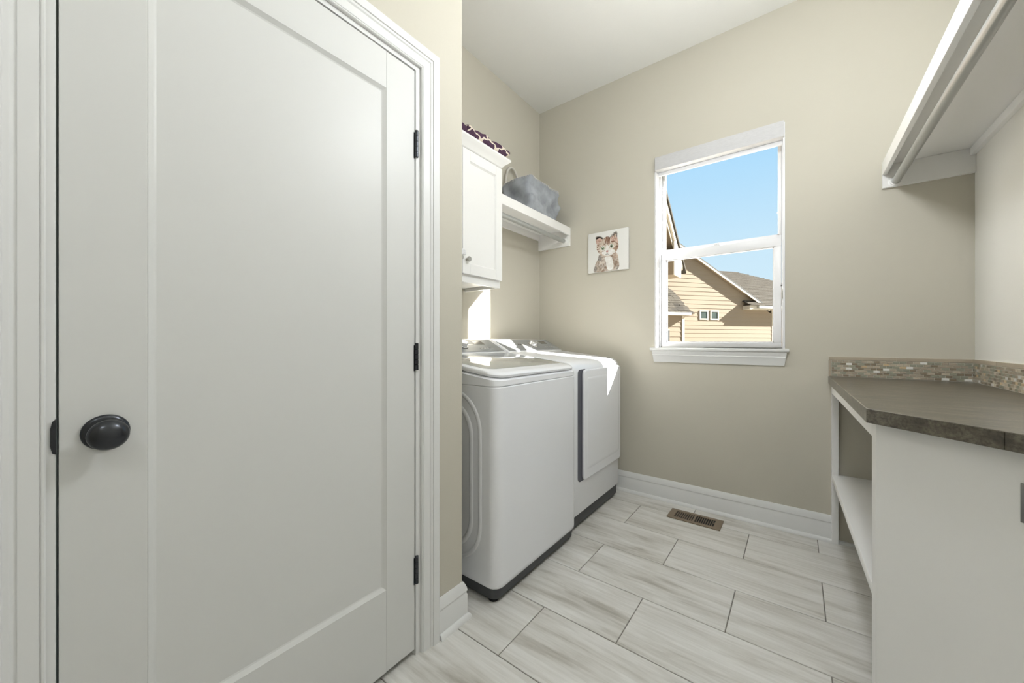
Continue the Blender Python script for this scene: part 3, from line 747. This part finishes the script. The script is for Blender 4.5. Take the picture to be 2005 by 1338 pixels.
for a, b_2 in (((448, 455), (470, 575)), ((478, 430), (498, 592)), ((508, 425), (514, 570)), ((535, 440), (534, 560))):
    shape(3, [(a[0]-11, a[1]), (a[0]+11, a[1]-4), (b_2[0]+7, b_2[1]-30), (b_2[0], b_2[1]), (b_2[0]-9, b_2[1]-30)], 1)
shape(4, [(478, 570), (515, 590), (540, 660), (630, 670), (648, 710), (575, 770), (490, 795), (410, 772), (385, 720), (450, 700), (470, 640)])
for p in ((300, 640, 345, 615), (298, 675, 352, 655), (322, 715, 365, 690), (300, 600, 350, 580), (690, 560, 640, 535), (700, 620, 640, 610), (560, 520, 640, 510), (430, 575, 460, 570)):
    shape(3, [(p[0], p[1]-9), (p[2], p[3]-4), (p[2], p[3]+4), (p[0], p[1]+10)], 1)
for cx_, cy_ in ((415, 648), (575, 606)):
    dot(4, cx_, cy_, 44, 46); dot(5, cx_, cy_, 33, 36); dot(6, cx_, cy_, 28, 31); dot(7, cx_, cy_, 12, 22); dot(4, cx_-9, cy_-11, 7, 8)
shape(8, [(470, 690), (525, 684), (512, 716), (494, 730), (478, 716)], 1)
shape(7, [(492, 726), (498, 726), (500, 752), (530, 758), (528, 764), (496, 758), (462, 770), (462, 764), (492, 752)], 0)
paint.uv = True
paint.obj('kitten_print', pm, kp)

# ------------------------------------------------------------------ fabric bin on the alcove shelf
fb = root('fabric_bin', (-1.59, 2.32, 1.997), 'slouchy grey fabric bin with whip-stitched rim on the alcove shelf', 'storage bin')
def bin_ring(z, ins, nz=0.0):
    out = []
    for x, y, _ in rring(-1.725+ins, -1.468-ins, 2.118+ins, 2.515-ins, .035, 0, 5):
        k = (z-1.999)/.24
        f = math.sin(x*31+y*17+z*23)*.006 + math.sin(y*41-z*33)*.006
        wob = f*(.3+k)
        xx = x + wob*(1 if x > -1.6 else -.3); yy = y + wob*.8 + .020*k*(1 if y > 2.4 else 0)
        zz = z + (.010*math.sin(y*19+x*9) - (.012 if y > 2.4 else 0))*k
        out.append((xx, yy, max(zz, 1.9975)))
    return out
# subdivide the straight sides so that the cloth can sag
def dense(ring, n=4):
    out = []
    for i in range(len(ring)):
        p = Vector(ring[i]); q_ = Vector(ring[(i+1) % len(ring)])
        m = n if (p-q_).length > .05 else 1
        for k in range(m): out.append(p.lerp(q_, k/m))
    return out
def bring(z, ins):
    base = dense([(x, y, z) for x, y, _ in rring(-1.725+ins, -1.468-ins, 2.118+ins, 2.515-ins, .035, 0, 5)], 7)
    out = []
    k = (z-1.999)/.24
    for p in base:
        x, y = p.x, p.y
        f = math.sin(x*29+y*13+z*26)*.010 + math.sin(y*37-z*41+1)*.009 + math.sin(y*61+z*75+x*40)*.004
        w = f*math.sin(min(1, max(0, k*1.05))*math.pi*.8 + .15)
        fx = 1 if x > -1.5 else (-1 if x < -1.69 else 0); fy = 1 if y > 2.48 else (-1 if y < 2.15 else 0)
        out.append((x + w*fx*1.3, y + w*fy*1.3 + .022*k*(1 if y > 2.45 else 0), max(z + (.006*math.sin(y*17+x*11))*k, 1.9975)))
    return out
lv = [1.9985, 2.004, 2.03, 2.06, 2.09, 2.12, 2.15, 2.18, 2.21, 2.238]
rings = [bring(z, .010 if i == 0 else 0) for i, z in enumerate(lv)] + [bring(z, .006) for z in reversed(lv[1:])]
MB().loft(rings).obj('fabric_wall', 'bin_grey', fb, smooth=60)
topr = [Vector(p) for p in bring(2.238, .003)]
MB().tube([p + Vector((0, 0, .001)) for p in topr] + [topr[0]], .0038, 6).obj('rim', 'bin_grey', fb, smooth=60)
st = MB(); tot = 0
for i in range(len(topr)):
    p = topr[i]; q_ = topr[(i+1) % len(topr)]; n = max(1, int((p-q_).length/.0095)); dd_ = (q_-p).normalized(); nn_ = Vector((dd_.y, -dd_.x, 0))
    for k in range(n):
        c = p.lerp(q_, k/n)
        st.tube([c + nn_*.0062 + Vector((0, 0, -.012)) , c + nn_*.0058 + dd_*.002 + Vector((0, 0, .001)), c + dd_*.003 + Vector((0, 0, .0066)), c - nn_*.0055 + dd_*.004 + Vector((0, 0, .0))], .0015, 5)
st.obj('stitching', 'stitch', fb, smooth=60)
MB().tube([(-1.712, 2.160 + .082*(1-math.cos(math.pi*k/16)), 2.215 + .185*math.sin(math.pi*k/16)**.8) for k in range(17)], .0085, 10).obj('handle', 'handle_white', fb, smooth=60)

# ------------------------------------------------------------------ folded cloths on top of the cabinet
def cloth(label, y0, y1, xf, xb, h_, tip, seed):
    rn = random.Random(seed); NS, NR = 26, 30; zb = 2.1965
    vs = []; uvs = []
    for i in range(NS+1):
        t = i/NS
        endl = min(1, math.sin(min(1, t/.10)*math.pi/2)**.6 + .02); endr = min(1, math.sin(min(1, (1-t)/.07)*math.pi/2)**.6 + .05)
        hh = h_*(.30+.70*endl)*(.66+.34*endr)*(1+.10*math.sin(t*17+seed)+.06*math.sin(t*31))
        hw = (xf-xb)/2; cx_ = (xf+xb)/2
        for j in range(NR):
            a = 2*math.pi*j/NR; ca, sa = math.cos(a), math.sin(a)
            px_ = math.copysign(abs(ca)**.45, ca)*hw*(.9+.1*endl); pz = math.copysign(abs(sa)**.75, sa)*hh/2
            zz = zb + hh/2 + pz
            yy = y0 + (y1-y0)*t + tip*(max(0, t-.8)/.2)*((zz-zb)/h_)
            lift = .020*max(0, t-.88)/.12 if tip else 0
            if tip: lift *= 1
            vs.append((cx_+px_ + .003*math.sin(t*23+j), yy, zz + lift)); uvs.append((yy, math.atan2(sa, ca)*.05 + .02*seed))
    fs = []
    for i in range(NS):
        for j in range(NR):
            fs.append((i*NR+j, i*NR+(j+1) % NR, (i+1)*NR+(j+1) % NR, (i+1)*NR+j))
    fs.append(tuple(range(NR-1, -1, -1))); fs.append(tuple(NS*NR+j for j in range(NR)))
    base = Vector(((xf+xb)/2, (y0+y1)/2, zb))
    me = bpy.data.meshes.new('folded_cloth'); me.from_pydata([Vector(v)-base for v in vs], [], fs); me.materials.append(MATS['trellis_cloth'])
    ul = me.uv_layers.new(name='cloth')
    for lp in me.loops: ul.data[lp.index].uv = (vs[lp.vertex_index][1], (vs[lp.vertex_index][2]*1.0 - vs[lp.vertex_index][0]*.8) + .03*seed)
    me.polygons.foreach_set('use_smooth', [True]*len(me.polygons))
    o = bpy.data.objects.new('folded_cloth', me); COL.objects.link(o); o.location = base
    tag(o, label, 'folded cloth', 'patterned cloths on the cabinet')
cloth('plum and cream trellis folded cloth at the right end of the cabinet top', 1.449, 1.800, -1.402, -1.66, .078, .050, 1)
cloth('plum and cream trellis folded cloth half hidden behind the door wall', 1.060, 1.440, -1.402, -1.66, .078, 0, 2)
# ------------------------------------------------------------------ outdoors
gd = tag(box('ground', (-60, YW+.17, -.62), (60, 90, -.5), 'ground'), 'pale concrete drive outside the window', kind='structure')  # out of view; kept pale to bounce sun onto the facade and ceiling
HD = Vector((.616, .788, 0)); HN = Vector((.788, -.616, 0)); HO = Vector((-2.66, 16.99, 0))
def hp(s, k, z): p = HO + HD*s + HN*k; return (p.x, p.y, z)
def hbox(b, s0, s1, k0, k1, z0, z1):
    return b.add([hp(s0,k0,z0), hp(s1,k0,z0), hp(s1,k1,z0), hp(s0,k1,z0), hp(s0,k0,z1), hp(s1,k0,z1), hp(s1,k1,z1), hp(s0,k1,z1)],
                 [(0,3,2,1),(4,5,6,7),(0,1,5,4),(1,2,6,5),(2,3,7,6),(3,0,4,7)])
nh = root('neighbour_house', hp(0, 0, -.5), 'cream lap-sided gabled house with grey shingle roof seen through the window', 'house')
RS = .5497
RIDGE = -5.0
def rtop(s): return 3.930 - RS*s if s >= RIDGE else 3.930 - RS*RIDGE - RS*(RIDGE - s)
def rsoff(s): return rtop(s) - .075
S0, S1 = -13.0, 2.985
hb = MB()
hb.loft([[hp(S0, 0, -.5), hp(S1, 0, -.5), hp(S1, 0, rsoff(S1)), hp(RIDGE, 0, rsoff(RIDGE)), hp(S0, 0, rsoff(S0))],
         [hp(S0, -9, -.5), hp(S1, -9, -.5), hp(S1, -9, rsoff(S1)), hp(RIDGE, -9, rsoff(RIDGE)), hp(S0, -9, rsoff(S0))]]).obj('wall', 'siding', nh)
LAP = .168; z = 3.094 - LAP*21
while z < 6.4:
    z1 = z + LAP
    # left and right ends where the gable cuts the course
    def cut(zz): return min(S1, (3.930-.075-zz)/RS)
    def cutl(zz): return max(S0, 2*RIDGE - (3.930-.075-zz)/RS)
    a0, a1, c0, c1 = cutl(z), cutl(z1), cut(z), cut(z1)
    if c1 <= a1+.05: break
    MB().add([hp(a0, .002, z), hp(c0, .002, z), hp(c1, .002, z1), hp(a1, .002, z1), hp(a0, .022, z), hp(c0, .022, z), hp(c1, .008, z1), hp(a1, .008, z1)],
             [(0,1,2,3),(4,7,6,5),(0,4,5,1),(1,5,6,2),(2,6,7,3),(3,7,4,0)]).obj('siding_board', 'siding', nh)
    z = z1
# gable roof: deck, rake boards, shingle edge
def rslab(name, mat, d0, d1, k0, k1, s_lo=2.62, parent=nh):
    b = MB()
    b.loft([[hp(RIDGE, k, rtop(RIDGE)+d0) for k in (k0,)] + [hp(s_lo, k0, rtop(s_lo)+d0), hp(s_lo, k0, rtop(s_lo)+d1), hp(RIDGE, k0, rtop(RIDGE)+d1)],
            [hp(RIDGE, k1, rtop(RIDGE)+d0), hp(s_lo, k1, rtop(s_lo)+d0), hp(s_lo, k1, rtop(s_lo)+d1), hp(RIDGE, k1, rtop(RIDGE)+d1)]])
    b.obj(name, mat, parent)
    b = MB(); sl = -13.4
    b.loft([[hp(RIDGE, k0, rtop(RIDGE)+d0), hp(sl, k0, rtop(sl)+d0), hp(sl, k0, rtop(sl)+d1), hp(RIDGE, k0, rtop(RIDGE)+d1)],
            [hp(RIDGE, k1, rtop(RIDGE)+d0), hp(sl, k1, rtop(sl)+d0), hp(sl, k1, rtop(sl)+d1), hp(RIDGE, k1, rtop(RIDGE)+d1)]])
    b.obj(name, mat, parent)
rslab('roof_deck', 'soffit', -.075, -.030, -9, .18)
rslab('rake_board', 'house_trim', -.125, -.030, .165, .200)
rslab('roof_shingles', 'shingle_dark', -.030, .0, -9, .203)
rslab('drip_edge', 'roof_edge', -.030, .004, .202, .206)
# eave return at the foot of the rake
rb = hbox(MB(), 1.41, 9.4, 0, .35, 2.405, 2.56).obj('eave_return', 'house_trim', nh)
MB().add([hp(1.38, .40, 2.560), hp(9.4, .40, 2.560), hp(9.4, 0, 2.74), hp(1.38, 0, 2.74), hp(1.38, .40, 2.585), hp(9.4, .40, 2.585), hp(9.4, 0, 2.765), hp(1.38, 0, 2.765)],
         [(0,1,2,3),(4,7,6,5),(0,4,5,1),(1,5,6,2),(2,6,7,3),(3,7,4,0)]).obj('return_shingles', 'shingle_dark', nh)
hbox(MB(), 1.78, 9.4, .36, .46, 2.44, 2.545).obj('gutter', 'gutter', nh)
hbox(MB(), 2.93, 3.02, -.02, .03, -.5, 2.42).obj('corner_board', 'house_trim', nh)
hbox(MB(), 2.985, 9.2, -9, -.02, -.5, 2.6).obj('wing_wall', 'siding', nh)
# higher roof behind, in stepped courses up to a ridge with a hip
def zr(k): return 2.56 + .525*(.42-k)
b = MB(); kk = .42; n = 28; dk = 4.42/n
for i in range(n):
    k0 = .42 - i*dk; k1 = k0 - dk
    e0 = 9.6 - (i/n)*4.53; e1 = 9.6 - ((i+1)/n)*4.53
    sl_ = 1.40 if k0 > 0 else 0
    b.add([hp(sl_, k0, zr(k0)), hp(e0, k0, zr(k0)), hp(e1, k1, zr(k1)-.0), hp(sl_, k1, zr(k1)), hp(sl_, k0, zr(k0)+.03), hp(e0, k0, zr(k0)+.03), hp(e1, k1, zr(k1)+.004), hp(sl_, k1, zr(k1)+.004)],
          [(0,1,2,3),(4,7,6,5),(0,4,5,1),(1,5,6,2),(2,6,7,3),(3,7,4,0)])
b.obj('back_roof', 'shingle', nh)
MB().add([hp(0, -4, zr(-4)), hp(5.07, -4, zr(-4)), hp(9.6, -8.4, 2.5), hp(0, -8.4, 2.5), hp(9.6, .42, zr(.42))], [(0, 3, 2, 1), (1, 2, 4)]).obj('back_roof', 'shingle', nh)
# two little windows
for s0, s1 in ((-.736, -.316), (-.222, .192)):
    w = MB(); f_ = .055
    hbox(w, s0, s1, .0, .045, 1.957, 1.957+f_); hbox(w, s0, s1, .0, .045, 2.337-f_, 2.337); hbox(w, s0, s0+f_, .0, .045, 1.957+f_, 2.337-f_); hbox(w, s1-f_, s1, .0, .045, 1.957+f_, 2.337-f_)
    wf = w.obj('window_frame', 'house_trim', nh)
    hbox(MB(), s0+f_, s1-f_, .0, .028, 1.957+f_, 2.337-f_).obj('window_pane', 'house_glass', wf)
# projecting bay on the left with its own shingle roof
KB = 1.7
hbox(MB(), -7.5, -2.85, .02, KB, -.5, 2.02).obj('bay_wall', 'siding', nh)
z = 1.924 - LAP*14
while z < 1.95:
    MB().add([hp(-7.5, KB, z), hp(-2.94, KB, z), hp(-2.94, KB, z+LAP), hp(-7.5, KB, z+LAP), hp(-7.5, KB+.022, z), hp(-2.94, KB+.022, z), hp(-2.94, KB+.008, z+LAP), hp(-7.5, KB+.008, z+LAP)],
             [(0,1,2,3),(4,7,6,5),(0,4,5,1),(1,5,6,2),(2,6,7,3),(3,7,4,0)]).obj('siding_board', 'siding', nh)
    z += LAP
hbox(MB(), -2.94, -2.84, KB-.05, KB+.035, -.5, 2.0).obj('corner_board', 'house_trim', nh)
bw_ = hbox(MB(), -4.25, -3.44, KB, KB+.05, .35, 1.50).obj('bay_window', 'house_trim', nh)
hbox(MB(), -4.18, -3.445, KB+.02, KB+.055, .42, 1.46).obj('window_pane', 'roof_edge', bw_)
def zb(k): return 2.054 + .82*(2.0-k)
MB().add([hp(-7.6, 2.0, zb(2.0)-.09), hp(-2.70, 2.0, zb(2.0)-.09), hp(-2.70, .02, zb(.02)-.09), hp(-7.6, .02, zb(.02)-.09), hp(-7.6, 2.0, zb(2.0)-.02), hp(-2.70, 2.0, zb(2.0)-.02), hp(-2.70, .02, zb(.02)-.02), hp(-7.6, .02, zb(.02)-.02)],
         [(0,1,2,3),(4,7,6,5),(0,4,5,1),(1,5,6,2),(2,6,7,3),(3,7,4,0)]).obj('bay_roof_deck', 'soffit', nh)
b = MB(); n = 17; dk = 2.0/n; rn = random.Random(3)
for i in range(n):
    k0 = 2.03 - i*dk; k1 = k0 - dk*1.05; s = -2.66 - rn.random()*.12
    while s > -6.0:
        w = .16 + rn.random()*.16; t = .010 + rn.random()*.014; e_ = rn.random()*.02
        b.add([hp(s-w, k0+e_, zb(k0)-.02), hp(s-.006, k0+e_, zb(k0)-.02), hp(s-.006, k1, zb(k1)-.02), hp(s-w, k1, zb(k1)-.02), hp(s-w, k0+e_, zb(k0)+t), hp(s-.006, k0+e_, zb(k0)+t), hp(s-.006, k1, zb(k1)-.004), hp(s-w, k1, zb(k1)-.004)],
              [(0,1,2,3),(4,7,6,5),(0,4,5,1),(1,5,6,2),(2,6,7,3),(3,7,4,0)], rn.choice((0, 0, 1)))
        s -= w
tag(b.obj('bay_shingles', ['shingle', 'shingle_dark'], nh), kind='stuff')
hbox(MB(), -7.6, -2.86, 2.0, 2.09, 1.955, 2.045).obj('gutter', 'gutter', nh)
hbox(MB(), -7.6, -2.70, KB, 2.0, 1.96, 1.985).obj('soffit', 'soffit', nh)

# near gable wing of this house, left of the window
gw = root('house_wing', (-2.6, 6.0, -.5), 'near gable eave with white rake board at the left of the window view', 'house wing')
XG = -2.0
def gz(y): return 2.69 + .814*(9.027 - y)              # roof top line on the rake
YR = 5.6
def gs(name, mat, x0, x1, d0, d1, y1=9.027):
    MB().prism([(YR, gz(YR)+d0), (y1, gz(y1)+d0), (y1, gz(y1)+d1), (YR, gz(YR)+d1)], 'x', x0, x1).obj(name, mat, gw)
    yl = 2*YR - 8.35
    MB().prism([(YR, gz(YR)+d0), (yl, gz(2*YR-yl)+d0), (yl, gz(2*YR-yl)+d1), (YR, gz(YR)+d1)], 'x', x0, x1).obj(name, mat, gw)
gs('roof_shingles', 'shingle_dark', -8, XG+.03, -.075, 0.0)
gs('rake_board', 'house_trim', XG-.04, XG, -.225, -.075, 8.80)
gs('rake_soffit', 'soffit', -8, XG-.04, -.17, -.075, 8.80)
gs('frieze_board', 'house_trim', XG-.06, XG-.045, -.30, -.225, 8.70)
MB().prism([(8.143, 2.472), (8.66, 2.472), (8.66, 2.60), (8.143, 3.00)], 'x', -8, XG-.03).obj('eave_box', 'soffit', gw)
MB().prism([(8.143, 2.470), (8.70, 2.470), (8.72, gz(8.72)-.20), (8.143, gz(8.143)-.24)], 'x', XG-.03, XG-.005).obj('return_board', 'house_trim', gw)
MB().prism([(2.9, -.5), (8.143, -.5), (8.143, 3.1), (YR, gz(YR)-.17), (2.9, 3.1)], 'x', -8, -2.38).obj('wall', 'siding', gw)
z = -.45
while z < 5.0:
    yt = min(8.143, 9.027 - (z+LAP+.17-2.69)/.814) if z+LAP > 3.2 else 8.143
    ylw = 2.9 if z+LAP < 3.1 else 2*YR - yt
    if yt - ylw < .2: break
    MB().add([(-2.38, ylw, z), (-2.38, yt, z), (-2.38, yt, z+LAP), (-2.38, ylw, z+LAP), (-2.36, ylw, z), (-2.36, yt, z), (-2.372, yt, z+LAP), (-2.372, ylw, z+LAP)],
             [(0,1,2,3),(4,7,6,5),(0,4,5,1),(1,5,6,2),(2,6,7,3),(3,7,4,0)]).obj('siding_board', 'siding', gw)
    z += LAP
